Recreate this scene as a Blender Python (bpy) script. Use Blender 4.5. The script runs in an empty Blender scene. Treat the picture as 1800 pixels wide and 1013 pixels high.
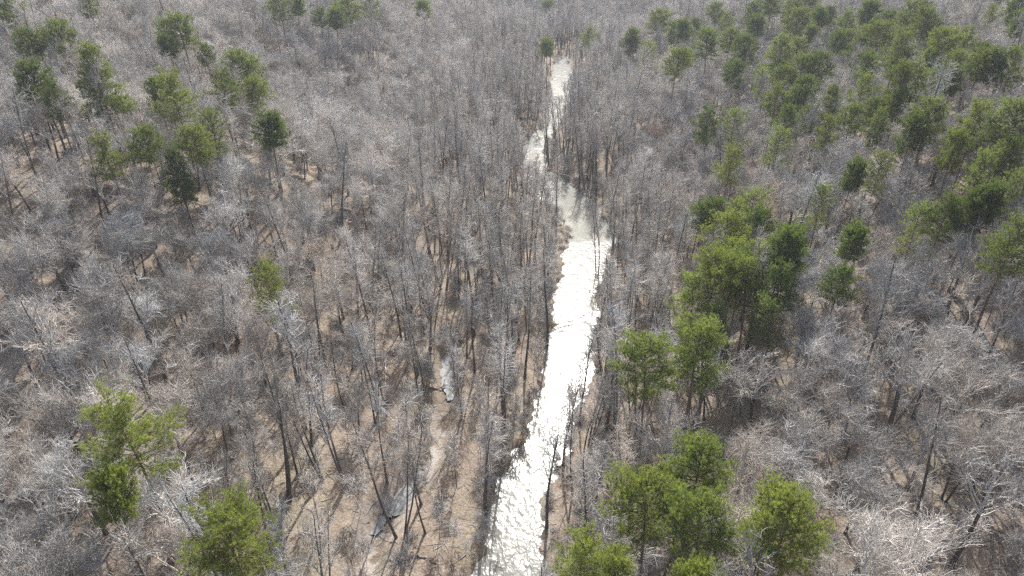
import bpy, math, random
import numpy as np
from mathutils import Vector, noise as mnoise

S = bpy.context.scene
COL = S.collection
R = math.radians
RNG = np.random.default_rng(11)

# ------------------------------------------------------------------ camera
CAM_H, PITCH, FPX = 75.0, R(29.5), 1200.0
cam_data = bpy.data.cameras.new("drone_camera")
cam_data.sensor_width = 36.0
cam_data.lens = 24.0
cam_data.clip_start = 0.5
cam_data.clip_end = 6000.0
cam = bpy.data.objects.new("drone_camera", cam_data)
cam.location = (0, 0, CAM_H)
cam.rotation_euler = (R(90) - PITCH, 0, 0)
COL.objects.link(cam)
S.camera = cam

# ------------------------------------------------------------------ sky, sun, exposure
SUN_EL, SUN_AZ = R(41), R(5)
world = bpy.data.worlds.new("World")
S.world = world
world.use_nodes = True
wn = world.node_tree.nodes
sky = wn.new("ShaderNodeTexSky")
sky.sky_type = 'NISHITA'
sky.sun_disc = False
sky.sun_elevation = SUN_EL
sky.sun_rotation = SUN_AZ
sky.air_density = 1.0
sky.dust_density = 4.0
sky.ozone_density = 0.7
bg = wn["Background"]
bg.inputs[1].default_value = 0.115
world.node_tree.links.new(sky.outputs[0], bg.inputs[0])

sun_data = bpy.data.lights.new("sun", 'SUN')
sun_data.energy = 4.9
sun_data.angle = R(0.6)
sun_data.color = (1.0, 0.965, 0.915)
sun = bpy.data.objects.new("sun", sun_data)
sun.rotation_euler = (-(R(90) - SUN_EL), 0, -SUN_AZ)
sun.location = (0, 100, 200)
COL.objects.link(sun)

S.view_settings.view_transform = 'Standard'
S.view_settings.look = 'None'
S.view_settings.exposure = 0.80
S.view_settings.gamma = 1.0
S.render.engine = 'CYCLES'
S.cycles.max_bounces = 6
S.cycles.diffuse_bounces = 3
S.cycles.glossy_bounces = 2
S.cycles.transmission_bounces = 3
S.cycles.transparent_max_bounces = 4
S.cycles.volume_bounces = 0
S.cycles.use_denoising = False
S.cycles.pixel_filter_type = 'BLACKMAN_HARRIS'
S.cycles.filter_width = 1.5
S.cycles.caustics_reflective = False
S.cycles.caustics_refractive = False

# ------------------------------------------------------------------ picture <-> place
FWD = np.array([0, math.cos(PITCH), -math.sin(PITCH)])
UP = np.array([0, math.sin(PITCH), math.cos(PITCH)])
RIGHT = np.array([1.0, 0, 0])
CAM = np.array([0, 0, CAM_H])


def ray(px, py):
    d = FWD + (px - 900.0) / FPX * RIGHT - (py - 506.5) / FPX * UP
    return d


def project(p):
    v = np.asarray(p, float) - CAM
    dz = v @ FWD
    return 900 + FPX * (v @ RIGHT) / dz, 506.5 - FPX * (v @ UP) / dz, dz


def plane_pt(px, py, z):
    d = ray(px, py)
    t = (z - CAM_H) / d[2]
    return CAM + t * d


# ------------------------------------------------------------------ stream course (metres), from both banks
WATER_Z = -0.9
BANKS = [(1090, 800, 940), (1013, 826, 946), (960, 852, 946), (900, 868, 953), (850, 878, 968), (800, 897, 986), (760, 938, 1000),
         (700, 946, 1024), (650, 957, 1040), (600, 968, 1046), (550, 973, 1050), (500, 983, 1052), (460, 992, 1064),
         (430, 1000, 1080), (400, 998, 1074), (372, 978, 1052), (350, 952, 1038), (330, 932, 1010), (300, 914, 966),
         (270, 913, 954), (250, 924, 962), (235, 940, 972), (215, 962, 990), (190, 963, 998), (160, 966, 1003),
         (140, 970, 1008), (115, 974, 1004), (100, 980, 1000)]
_b = []
for py, l, r in BANKS:
    a, c = plane_pt(l, py, WATER_Z), plane_pt(r, py, WATER_Z)
    _b.append((a[1], a[0], c[0]))
_b.sort()
_b = [(-60, _b[0][1] - 8, _b[0][2] - 8)] + _b
BY = np.array([b[0] for b in _b]); BL = np.array([b[1] for b in _b]); BR = np.array([b[2] for b in _b])
END_Y = BY[-1]


def wob(y, s):
    return 0.45 * np.sin(y * 0.9 + s + np.sin(y * 0.23)) + 0.6 * np.sin(y * 0.31 + 2 * s) + 0.3 * np.sin(y * 2.1 + 3 * s)


def bank_l(y):
    return np.interp(y, BY, BL) + wob(y, 1.0)


def bank_r(y):
    return np.interp(y, BY, BR) + wob(y, 4.0)


def axis_x(y):
    ys = np.asarray(y, float)
    acc = 0
    for o in (-40, -25, -10, 0, 10, 25, 40):
        yy = np.clip(ys + o, BY[0], END_Y)
        acc = acc + 0.5 * (np.interp(yy, BY, BL) + np.interp(yy, BY, BR))
    return acc / 7 + np.maximum(ys - END_Y, 0) * 0.08


def sstep(a, b, x):
    t = np.clip((np.asarray(x, float) - a) / (b - a), 0, 1)
    return t * t * (3 - 2 * t)


def softplus(x, s):
    return s * np.logaddexp(0, np.asarray(x, float) / s)


# side channel: dry ditch at the top, narrow pool, braided wet hollow lower down
DITCH_PX = [(960, 470), (905, 505), (868, 535), (830, 570), (800, 600), (787, 640), (786, 690), (775, 740), (760, 790), (735, 840),
            (700, 880), (672, 920), (655, 960), (640, 1030)]
DITCH = np.array([plane_pt(x, y, -0.4)[:2] for x, y in DITCH_PX])


def seg_dist(x, y, poly):
    x = np.asarray(x, float); y = np.asarray(y, float)
    best = np.full(x.shape, 1e9)
    for (ax, ay), (bx, by) in zip(poly[:-1], poly[1:]):
        dx, dy = bx - ax, by - ay
        t = np.clip(((x - ax) * dx + (y - ay) * dy) / (dx * dx + dy * dy), 0, 1)
        best = np.minimum(best, np.hypot(x - ax - t * dx, y - ay - t * dy))
    return best


def stream_gap(x, y):
    """metres outside the water's edge (negative inside)"""
    y = np.asarray(y, float)
    g = np.maximum(bank_l(y) - x, x - bank_r(y))
    return np.maximum(g, (y - END_Y) * 0.5)


def terrain(x, y):
    x = np.asarray(x, float); y = np.asarray(y, float)
    u = x - axis_x(y)
    left = 0.39 * softplus(-u - 30, 9)
    right = 0.54 * softplus(u - 20, 8)
    left = 75 * (1 - np.exp(-left / 75))
    right = 66 * (1 - np.exp(-right / 66))
    hill = left + right
    roll = (6.5 * np.sin(x * 0.038 + 1.3 + 0.6 * np.sin(y * 0.02)) * np.sin(y * 0.033 + 0.4)
            + 0.8 * np.sin(x * 0.13 + y * 0.05) * np.sin(y * 0.11 - x * 0.04 + 2))
    side = np.clip(hill / 8.0, 0, 1)
    far = 40 * sstep(400, 800, y) + 9 * sstep(340, 480, y) * np.sin(x * 0.028 + y * 0.017) * np.sin(y * 0.021 - x * 0.012 + 1)
    small = 0.16 * np.sin(x * 0.8 + 1.7 * np.sin(y * 0.35)) * np.sin(y * 0.7 + 1.1 * np.sin(x * 0.5)) + 0.10 * np.sin(x * 1.9 + y * 1.3)
    z = hill + roll * side + far + small
    g = stream_gap(x, y)
    z = z * sstep(1.0, 16.0, g) + 0.12 * small
    z = z - 0.55 * sstep(7, 0.5, g)
    z = z - 1.5 * sstep(0.9, -1.3, g)
    d = seg_dist(x, y, DITCH)
    w = sstep(3.6, 0.7, d) * sstep(0.5, 3.0, g)
    z = z * (1 - w) - 1.15 * w
    return z


def tz(x, y):
    return float(terrain(np.array([x]), np.array([y]))[0])


def ground_pt(px, py, h=0.0):
    """first point along the pixel's ray that is h metres above the terrain"""
    d = ray(px, py)
    t = np.arange(30, 1400, 0.6)
    P = CAM[None] + t[:, None] * d[None]
    below = P[:, 2] - terrain(P[:, 0], P[:, 1]) <= h
    i = int(np.argmax(below)) if below.any() else len(t) - 1
    return P[i]


# ------------------------------------------------------------------ node helpers
def new_mat(name):
    m = bpy.data.materials.new(name)
    m.use_nodes = True
    nt = m.node_tree
    for n in list(nt.nodes):
        nt.nodes.remove(n)
    out = nt.nodes.new("ShaderNodeOutputMaterial")
    return m, nt, out


def N(nt, kind, **kw):
    n = nt.nodes.new(kind)
    for k, v in kw.items():
        if k in n.inputs:
            n.inputs[k].default_value = v
        else:
            setattr(n, k, v)
    return n


def noise_tex(nt, vec, scale, detail=4.0, rough=0.6):
    n = nt.nodes.new("ShaderNodeTexNoise")
    n.inputs["Scale"].default_value = scale
    n.inputs["Detail"].default_value = detail
    n.inputs["Roughness"].default_value = rough
    nt.links.new(vec, n.inputs["Vector"])
    return n.outputs["Fac"]


def ramp(nt, fac, stops):
    r = nt.nodes.new("ShaderNodeValToRGB")
    e = r.color_ramp.elements
    while len(e) < len(stops):
        e.new(0.5)
    for el, (p, c) in zip(e, stops):
        el.position = p
        el.color = (*c, 1)
    nt.links.new(fac, r.inputs[0])
    return r.outputs[0]


def mixc(nt, fac, a, b, mode='MIX'):
    m = nt.nodes.new("ShaderNodeMix")
    m.data_type = 'RGBA'
    m.blend_type = mode
    for sock, v in ((m.inputs[0], fac), (m.inputs[6], a), (m.inputs[7], b)):
        if isinstance(v, (int, float)):
            sock.default_value = v
        elif isinstance(v, tuple):
            sock.default_value = (*v, 1)
        else:
            nt.links.new(v, sock)
    return m.outputs[2]


def math_n(nt, op, a, b=None, clamp=False):
    m = nt.nodes.new("ShaderNodeMath")
    m.operation = op
    m.use_clamp = clamp
    for i, v in enumerate((a, b)):
        if v is None:
            continue
        if isinstance(v, (int, float)):
            m.inputs[i].default_value = v
        else:
            nt.links.new(v, m.inputs[i])
    return m.outputs[0]


def principled(nt, out, color, rough=0.85, spec=0.25, normal=None):
    p = nt.nodes.new("ShaderNodeBsdfPrincipled")
    if isinstance(color, tuple):
        p.inputs["Base Color"].default_value = (*color, 1)
    else:
        nt.links.new(color, p.inputs["Base Color"])
    if isinstance(rough, (int, float)):
        p.inputs["Roughness"].default_value = rough
    else:
        nt.links.new(rough, p.inputs["Roughness"])
    p.inputs["Specular IOR Level"].default_value = spec
    if normal is not None:
        nt.links.new(normal, p.inputs["Normal"])
    nt.links.new(p.outputs[0], out.inputs[0])
    return p


def bump(nt, h, strength, dist):
    b = nt.nodes.new("ShaderNodeBump")
    b.inputs["Strength"].default_value = strength
    b.inputs["Distance"].default_value = dist
    nt.links.new(h, b.inputs["Height"])
    return b.outputs[0]


# ------------------------------------------------------------------ materials
def mat_ground():
    m, nt, out = new_mat("leaf_litter")
    pos = nt.nodes.new("ShaderNodeNewGeometry").outputs["Position"]
    big = noise_tex(nt, pos, 0.05, 5, 0.6)
    mid = noise_tex(nt, pos, 0.45, 6, 0.7)
    fine = noise_tex(nt, pos, 2.6, 5, 0.75)
    leaf = nt.nodes.new("ShaderNodeTexVoronoi")
    leaf.inputs["Scale"].default_value = 4.2
    nt.links.new(pos, leaf.inputs["Vector"])
    leafv = nt.nodes.new("ShaderNodeSeparateColor")
    nt.links.new(leaf.outputs["Color"], leafv.inputs[0])
    base = ramp(nt, mid, [(0.32, (0.120, 0.086, 0.062)), (0.45, (0.270, 0.205, 0.155)), (0.58, (0.365, 0.285, 0.220)), (0.74, (0.450, 0.375, 0.305))])
    specks = ramp(nt, leafv.outputs[0], [(0.0, (0.13, 0.085, 0.06)), (0.3, (0.29, 0.21, 0.155)), (0.7, (0.38, 0.29, 0.22)), (1.0, (0.58, 0.51, 0.43))])
    c = mixc(nt, 0.5, base, specks)
    c2 = ramp(nt, fine, [(0.35, (0.09, 0.06, 0.045)), (0.5, (0.33, 0.25, 0.19)), (0.7, (0.50, 0.42, 0.34))])
    c = mixc(nt, 0.35, c, c2)
    tint = ramp(nt, big, [(0.35, (0.74, 0.76, 0.78)), (0.5, (0.86, 0.91, 0.94)), (0.65, (0.80, 0.87, 0.84))])
    c = mixc(nt, 1.0, c, tint, 'MULTIPLY')
    # olive moss / winter grass in patches, wet sand along water by vertex attribute
    mossf = ramp(nt, noise_tex(nt, pos, 0.11, 6, 0.65), [(0.56, (0, 0, 0)), (0.72, (1, 1, 1))])
    at = nt.nodes.new("ShaderNodeAttribute"); at.attribute_name = "floor"
    sep = nt.nodes.new("ShaderNodeSeparateColor"); nt.links.new(at.outputs["Color"], sep.inputs[0])
    mf = math_n(nt, 'MULTIPLY', mossf, math_n(nt, 'MULTIPLY', sep.outputs[0], 0.7))
    c = mixc(nt, mf, c, (0.21, 0.195, 0.095))
    c = mixc(nt, math_n(nt, 'MULTIPLY', sep.outputs[1], 0.75), c, (0.17, 0.135, 0.10))   # damp cut bank
    c = mixc(nt, math_n(nt, 'MULTIPLY', sep.outputs[2], ramp(nt, noise_tex(nt, pos, 0.5, 4, 0.7), [(0.42, (0, 0, 0)), (0.58, (1, 1, 1))])), c, (0.40, 0.365, 0.33))  # pale silt
    h = math_n(nt, 'ADD', fine, leafv.outputs[1])
    principled(nt, out, c, 0.9, 0.15, bump(nt, h, 0.9, 0.16))
    return m


def mat_water():
    m, nt, out = new_mat("stream_water")
    pos = nt.nodes.new("ShaderNodeNewGeometry").outputs["Position"]
    mp = nt.nodes.new("ShaderNodeMapping"); mp.inputs["Scale"].default_value = (1.25, 0.75, 1.0)
    nt.links.new(pos, mp.inputs[0])
    rip = noise_tex(nt, mp.outputs[0], 1.3, 2, 0.5)
    swell = noise_tex(nt, mp.outputs[0], 0.45, 3, 0.55)
    h = math_n(nt, 'ADD', math_n(nt, 'MULTIPLY', rip, 0.32), swell)
    xyz = nt.nodes.new("ShaderNodeSeparateXYZ"); nt.links.new(pos, xyz.inputs[0])
    # calm silty pool around the bend, and patchy smooth reaches elsewhere
    at = nt.nodes.new("ShaderNodeAttribute"); at.attribute_name = "calm"
    sep = nt.nodes.new("ShaderNodeSeparateColor"); nt.links.new(at.outputs["Color"], sep.inputs[0])
    calm = math_n(nt, 'ADD', sep.outputs[0], math_n(nt, 'MULTIPLY', math_n(nt, 'SUBTRACT', noise_tex(nt, pos, 0.24, 6, 0.75), 0.47), 2.6), True)
    col = mixc(nt, calm, (0.17, 0.175, 0.16), (0.25, 0.255, 0.225))
    rr = nt.nodes.new("ShaderNodeMapRange")
    nt.links.new(calm, rr.inputs[0]); rr.inputs[3].default_value = 0.27; rr.inputs[4].default_value = 0.13
    p = principled(nt, out, col, rr.outputs[0], 0.22, None)
    b = nt.nodes.new("ShaderNodeBump")
    b.inputs["Distance"].default_value = 0.35
    nt.links.new(h, b.inputs["Height"])
    rs = nt.nodes.new("ShaderNodeMapRange")
    nt.links.new(calm, rs.inputs[0]); rs.inputs[3].default_value = 0.75; rs.inputs[4].default_value = 0.12
    nt.links.new(rs.outputs[0], b.inputs["Strength"])
    nt.links.new(b.outputs[0], p.inputs["Normal"])
    return m


def mat_pool():
    m, nt, out = new_mat("still_pool_water")
    pos = nt.nodes.new("ShaderNodeNewGeometry").outputs["Position"]
    n = noise_tex(nt, pos, 0.8, 4, 0.6)
    c = ramp(nt, n, [(0.35, (0.12, 0.13, 0.135)), (0.65, (0.26, 0.265, 0.265))])
    principled(nt, out, c, 0.40, 0.10, bump(nt, noise_tex(nt, pos, 2, 3, 0.6), 0.4, 0.12))
    return m


def mat_bark(name, lo, hi, scale=1.2, spread=0.25):
    m, nt, out = new_mat(name)
    tc = nt.nodes.new("ShaderNodeTexCoord").outputs["Object"]
    mp = nt.nodes.new("ShaderNodeMapping"); mp.inputs["Scale"].default_value = (3, 3, 0.7)
    nt.links.new(tc, mp.inputs[0])
    n = noise_tex(nt, mp.outputs[0], scale, 5, 0.65)
    c = ramp(nt, n, [(0.3, lo), (0.7, hi)])
    oi = nt.nodes.new("ShaderNodeObjectInfo")
    hsv = nt.nodes.new("ShaderNodeHueSaturation")
    nt.links.new(c, hsv.inputs["Color"])
    nt.links.new(math_n(nt, 'ADD', math_n(nt, 'MULTIPLY', oi.outputs["Random"], 2 * spread), 1 - spread), hsv.inputs["Value"])
    rnd2 = math_n(nt, 'FRACT', math_n(nt, 'MULTIPLY', oi.outputs["Random"], 17.3))
    nt.links.new(math_n(nt, 'ADD', math_n(nt, 'MULTIPLY', rnd2, 0.7), 0.55), hsv.inputs["Saturation"])
    c = mixc(nt, 1.0, hsv.outputs[0], oi.outputs["Color"], 'MULTIPLY')
    principled(nt, out, c, 0.85, 0.2)
    return m


def mat_needles():
    m, nt, out = new_mat("pine_needles")
    geo = nt.nodes.new("ShaderNodeNewGeometry")
    tc = nt.nodes.new("ShaderNodeTexCoord").outputs["Object"]
    n = noise_tex(nt, tc, 0.9, 3, 0.6)
    c = ramp(nt, n, [(0.3, (0.115, 0.150, 0.050)), (0.5, (0.19, 0.225, 0.072)), (0.72, (0.27, 0.295, 0.105))])
    fine = math_n(nt, 'ADD', math_n(nt, 'MULTIPLY', geo.outputs["Random Per Island"], 0.7), 0.65)
    oi = nt.nodes.new("ShaderNodeObjectInfo")
    hsv = nt.nodes.new("ShaderNodeHueSaturation")
    nt.links.new(c, hsv.inputs["Color"])
    nt.links.new(fine, hsv.inputs["Value"])
    c = mixc(nt, 1.0, hsv.outputs[0], oi.outputs["Color"], 'MULTIPLY')
    d = nt.nodes.new("ShaderNodeBsdfPrincipled")
    d.inputs["Roughness"].default_value = 0.5
    d.inputs["Specular IOR Level"].default_value = 0.35
    nt.links.new(c, d.inputs["Base Color"])
    t = nt.nodes.new("ShaderNodeBsdfTranslucent")
    tcw = mixc(nt, 1.0, c, (1.15, 1.25, 0.75), 'MULTIPLY')
    nt.links.new(tcw, t.inputs[0])
    mx = nt.nodes.new("ShaderNodeMixShader"); mx.inputs[0].default_value = 0.5
    nt.links.new(d.outputs[0], mx.inputs[1]); nt.links.new(t.outputs[0], mx.inputs[2])
    nt.links.new(mx.outputs[0], out.inputs[0])
    return m


M_GROUND = mat_ground()
M_WATER = mat_water()
M_POOL = mat_pool()
M_TRUNK = mat_bark("grey_brown_bark", (0.075, 0.065, 0.056), (0.185, 0.162, 0.143))
M_TWIG = mat_bark("pale_twig_bark", (0.41, 0.382, 0.352), (0.63, 0.598, 0.56), 0.8, 0.25)
M_VTWIG = mat_bark("grey_valley_twig_bark", (0.37, 0.345, 0.318), (0.58, 0.55, 0.515), 0.8, 0.25)
M_WHITE = mat_bark("white_sycamore_bark", (0.33, 0.31, 0.29), (0.60, 0.575, 0.54), 0.6, 0.1)
M_PBARK = mat_bark("pine_bark", (0.11, 0.080, 0.062), (0.23, 0.175, 0.14))
M_NEEDLE = mat_needles()
M_LOG = mat_bark("weathered_log", (0.12, 0.095, 0.075), (0.30, 0.25, 0.21))
M_PALELOG = mat_bark("bleached_log", (0.45, 0.41, 0.36), (0.66, 0.62, 0.56))


# ------------------------------------------------------------------ mesh helpers
def link(name, mesh, parent=None):
    o = bpy.data.objects.new(name, mesh)
    COL.objects.link(o)
    if parent is not None:
        o.parent = parent
    return o


def mesh_from(name, V, faces_list, mats, face_mats=None, smooth=True):
    """faces_list: list of int arrays (n,k)"""
    me = bpy.data.meshes.new(name)
    V = np.asarray(V, np.float32)
    nv = len(V)
    loops = np.concatenate([f.ravel() for f in faces_list]).astype(np.int32)
    sizes = np.concatenate([np.full(len(f), f.shape[1], np.int32) for f in faces_list])
    starts = np.concatenate([[0], np.cumsum(sizes)[:-1]]).astype(np.int32)
    me.vertices.add(nv)
    me.vertices.foreach_set("co", V.ravel())
    me.loops.add(len(loops))
    me.loops.foreach_set("vertex_index", loops)
    me.polygons.add(len(sizes))
    me.polygons.foreach_set("loop_start", starts)
    me.polygons.foreach_set("loop_total", sizes)
    me.polygons.foreach_set("use_smooth", np.full(len(sizes), smooth, bool))
    for m in mats:
        me.materials.append(m)
    if face_mats is not None:
        me.polygons.foreach_set("material_index", np.asarray(face_mats, np.int32))
    me.update(calc_edges=True)
    return me


class Tubes:
    """collects tapered polylines, batched by point count"""
    def __init__(self):
        self.d = {}

    def add(self, pts, rad, k):
        self.d.setdefault((len(pts), k), []).append((pts, rad))

    def geometry(self):
        Vs, Fs, off = [], [], 0
        for (n, k), lst in self.d.items():
            P = np.array([a for a, _ in lst], float)
            rr = np.array([b for _, b in lst], float)
            B = len(lst)
            T = np.empty_like(P)
            T[:, 1:-1] = P[:, 2:] - P[:, :-2]
            T[:, 0] = P[:, 1] - P[:, 0]
            T[:, -1] = P[:, -1] - P[:, -2]
            T /= np.linalg.norm(T, axis=2, keepdims=True) + 1e-9
            mean = P[:, -1] - P[:, 0]
            mean /= np.linalg.norm(mean, axis=1, keepdims=True) + 1e-9
            ref = np.where((np.abs(mean[:, 2]) > 0.75)[:, None], np.array([1.0, 0, 0]), np.array([0, 0, 1.0]))[:, None, :]
            U = np.cross(T, np.broadcast_to(ref, T.shape))
            U /= np.linalg.norm(U, axis=2, keepdims=True) + 1e-9
            W = np.cross(T, U)
            ang = np.arange(k) * 2 * np.pi / k
            ring = (P[:, :, None, :] + rr[:, :, None, None] * (np.cos(ang)[None, None, :, None] * U[:, :, None, :]
                                                              + np.sin(ang)[None, None, :, None] * W[:, :, None, :]))
            V = ring.reshape(-1, 3)
            idx = np.arange(B * n * k).reshape(B, n, k) + off
            a = idx[:, :-1, :]
            b = np.roll(idx, -1, axis=2)[:, :-1, :]
            c = np.roll(idx, -1, axis=2)[:, 1:, :]
            d = idx[:, 1:, :]
            Fs.append(np.stack([a, b, c, d], -1).reshape(-1, 4))
            if k > 3:
                Fs.append(idx[:, -1, ::-1].reshape(-1, k) if k > 4 else idx[:, -1, :].reshape(-1, 4))
            Vs.append(V)
            off += len(V)
        return np.concatenate(Vs), Fs


def unit(v):
    return v / (math.sqrt(v[0] * v[0] + v[1] * v[1] + v[2] * v[2]) + 1e-12)


def perp_dir(rng, d, ang):
    """a direction at angle ang from d"""
    a = rng.random() * 6.2832
    r = np.array([1.0, 0, 0]) if abs(d[0]) < 0.8 else np.array([0, 1.0, 0])
    u = unit(np.cross(d, r)); w = np.cross(d, u)
    return d * math.cos(ang) + (u * math.cos(a) + w * math.sin(a)) * math.sin(ang)


def path(rng, p, d, length, n, wander, up, r0, r1):
    pts = [p]
    st = length / (n - 1)
    d = np.array(d)
    for i in range(n - 1):
        d = unit(d + rng.normal(0, wander, 3) + np.array([0, 0, up]))
        p = p + d * st
        pts.append(p)
    rad = np.linspace(r0, r1, n)
    return np.array(pts), rad


SIDES = {0: 8, 1: 6, 2: 4, 3: 3, 4: 3}


def bare_tree_geo(seed,  h, fork, stems=1, nlimb=6, limb=7.0, spread=0.9, lim_up=0.05, n2=9, n3=8, n4=5, twig=1.0, r=0.26, lean=0.03, along=0.35, thick=1.0, dark=False):
    """returns trunk tubes, crown tubes. fork: height where the crown starts"""
    rng = np.random.default_rng(seed)
    trunk, crown = Tubes(), Tubes()

    def spawn(par_pts, par_r, level, count, length, lo, ang, tw):
        n = len(par_pts)
        for i in range(count):
            t = lo + (1 - lo) * (i + rng.random()) / count
            f = t * (n - 1)
            j = min(int(f), n - 2)
            q = par_pts[j] + (par_pts[j + 1] - par_pts[j]) * (f - j)
            d = unit(par_pts[j + 1] - par_pts[j])
            rr = par_r[j] + (par_r[j + 1] - par_r[j]) * (f - j)
            ln = length * (1.05 - 0.5 * t) * rng.uniform(0.65, 1.25)
            dd = unit(perp_dir(rng, d, ang * rng.uniform(0.6, 1.25)) + np.array([0, 0, 0.12]))
            if level == 2:
                pts, ra = path(rng, q, dd, ln, 6, 0.20, 0.05, min(rr * 0.7, 0.06 * thick), 0.020 * thick)
                crown.add(pts, ra, 4)
                spawn(pts, ra, 3, n3, 2.1 * twig, 0.15, 0.75, tw)
                crown_twigs(pts, ra, 2)
            elif level == 3:
                pts, ra = path(rng, q, dd, ln, 5, 0.27, 0.05, 0.034 * thick, 0.014 * thick)
                crown.add(pts, ra, 3)
                crown_twigs(pts, ra, n4)

    def crown_twigs(par_pts, par_r, count):
        n = len(par_pts)
        for i in range(count):
            t = 0.2 + 0.8 * (i + rng.random()) / count
            f = t * (n - 1)
            j = min(int(f), n - 2)
            q = par_pts[j] + (par_pts[j + 1] - par_pts[j]) * (f - j)
            d = unit(par_pts[j + 1] - par_pts[j])
            dd = unit(perp_dir(rng, d, rng.uniform(0.35, 0.95)) + np.array([0, 0, 0.10]))
            pts, ra = path(rng, q, dd, twig * rng.uniform(0.5, 1.1), 3, 0.2, 0.05, 0.012 * thick, 0.006 * thick)
            crown.add(pts, ra, 3)

    for s in range(stems):
        az = rng.random() * 6.283
        off = np.array([math.cos(az), math.sin(az), 0]) * (0.0 if stems == 1 else 0.32 + 0.1 * s)
        tilt = lean if stems == 1 else lean + 0.10 + 0.05 * s
        d0 = unit(np.array([math.cos(az) * tilt, math.sin(az) * tilt, 1.0]))
        rs = r / math.sqrt(stems) * (1 + 0.15 * rng.normal())
        n = 12
        hh = h * rng.uniform(0.92, 1.0)
        pts, ra = path(rng, off + np.array([0, 0, -0.5]), d0, hh * 0.9, n, 0.035, 0.02, rs, rs * 0.22)
        ra[0] *= 1.35
        kf = max(2, int(round(fork / hh * (n - 1))))
        if dark:
            trunk.add(pts, ra, 8)
        else:
            trunk.add(pts[:kf + 1], ra[:kf + 1], 8)
            crown.add(pts[kf:], ra[kf:], 6)          # the leader runs on through the crown
        spawn(pts[kf:], ra[kf:], 2, max(3, n2 // 2), limb * 0.38, 0.3, 0.8, 0)
        nl = max(2, int(round(nlimb / (stems ** 0.6))))
        for i in range(nl):
            t = (i + rng.random() * 0.8) / nl
            f = (kf - 0.5) + t * (n - 1 - kf) * (along if along < 1 else 0.95)
            f = min(max(f, 1), n - 1.01)
            j = int(f)
            q = pts[j] + (pts[j + 1] - pts[j]) * (f - j)
            rq = ra[j]
            a = az + i * 2.4 + rng.normal(0, 0.35)
            el = rng.uniform(0.55, 1.15) * spread * (1 - 0.35 * t)
            dd = np.array([math.cos(a) * math.sin(el), math.sin(a) * math.sin(el), math.cos(el)])
            ln = limb * rng.uniform(0.75, 1.15) * (1.05 - 0.4 * t)
            lp, lr = path(rng, q, dd, ln, 7, 0.11, lim_up, min(rq * 0.62, 0.16), 0.03)
            crown.add(lp, lr, 6)
            spawn(lp, lr, 2, n2, limb * 0.42, 0.22, 0.75, 0)
            crown_twigs(lp[3:], lr[3:], 6)
    return trunk, crown


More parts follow.
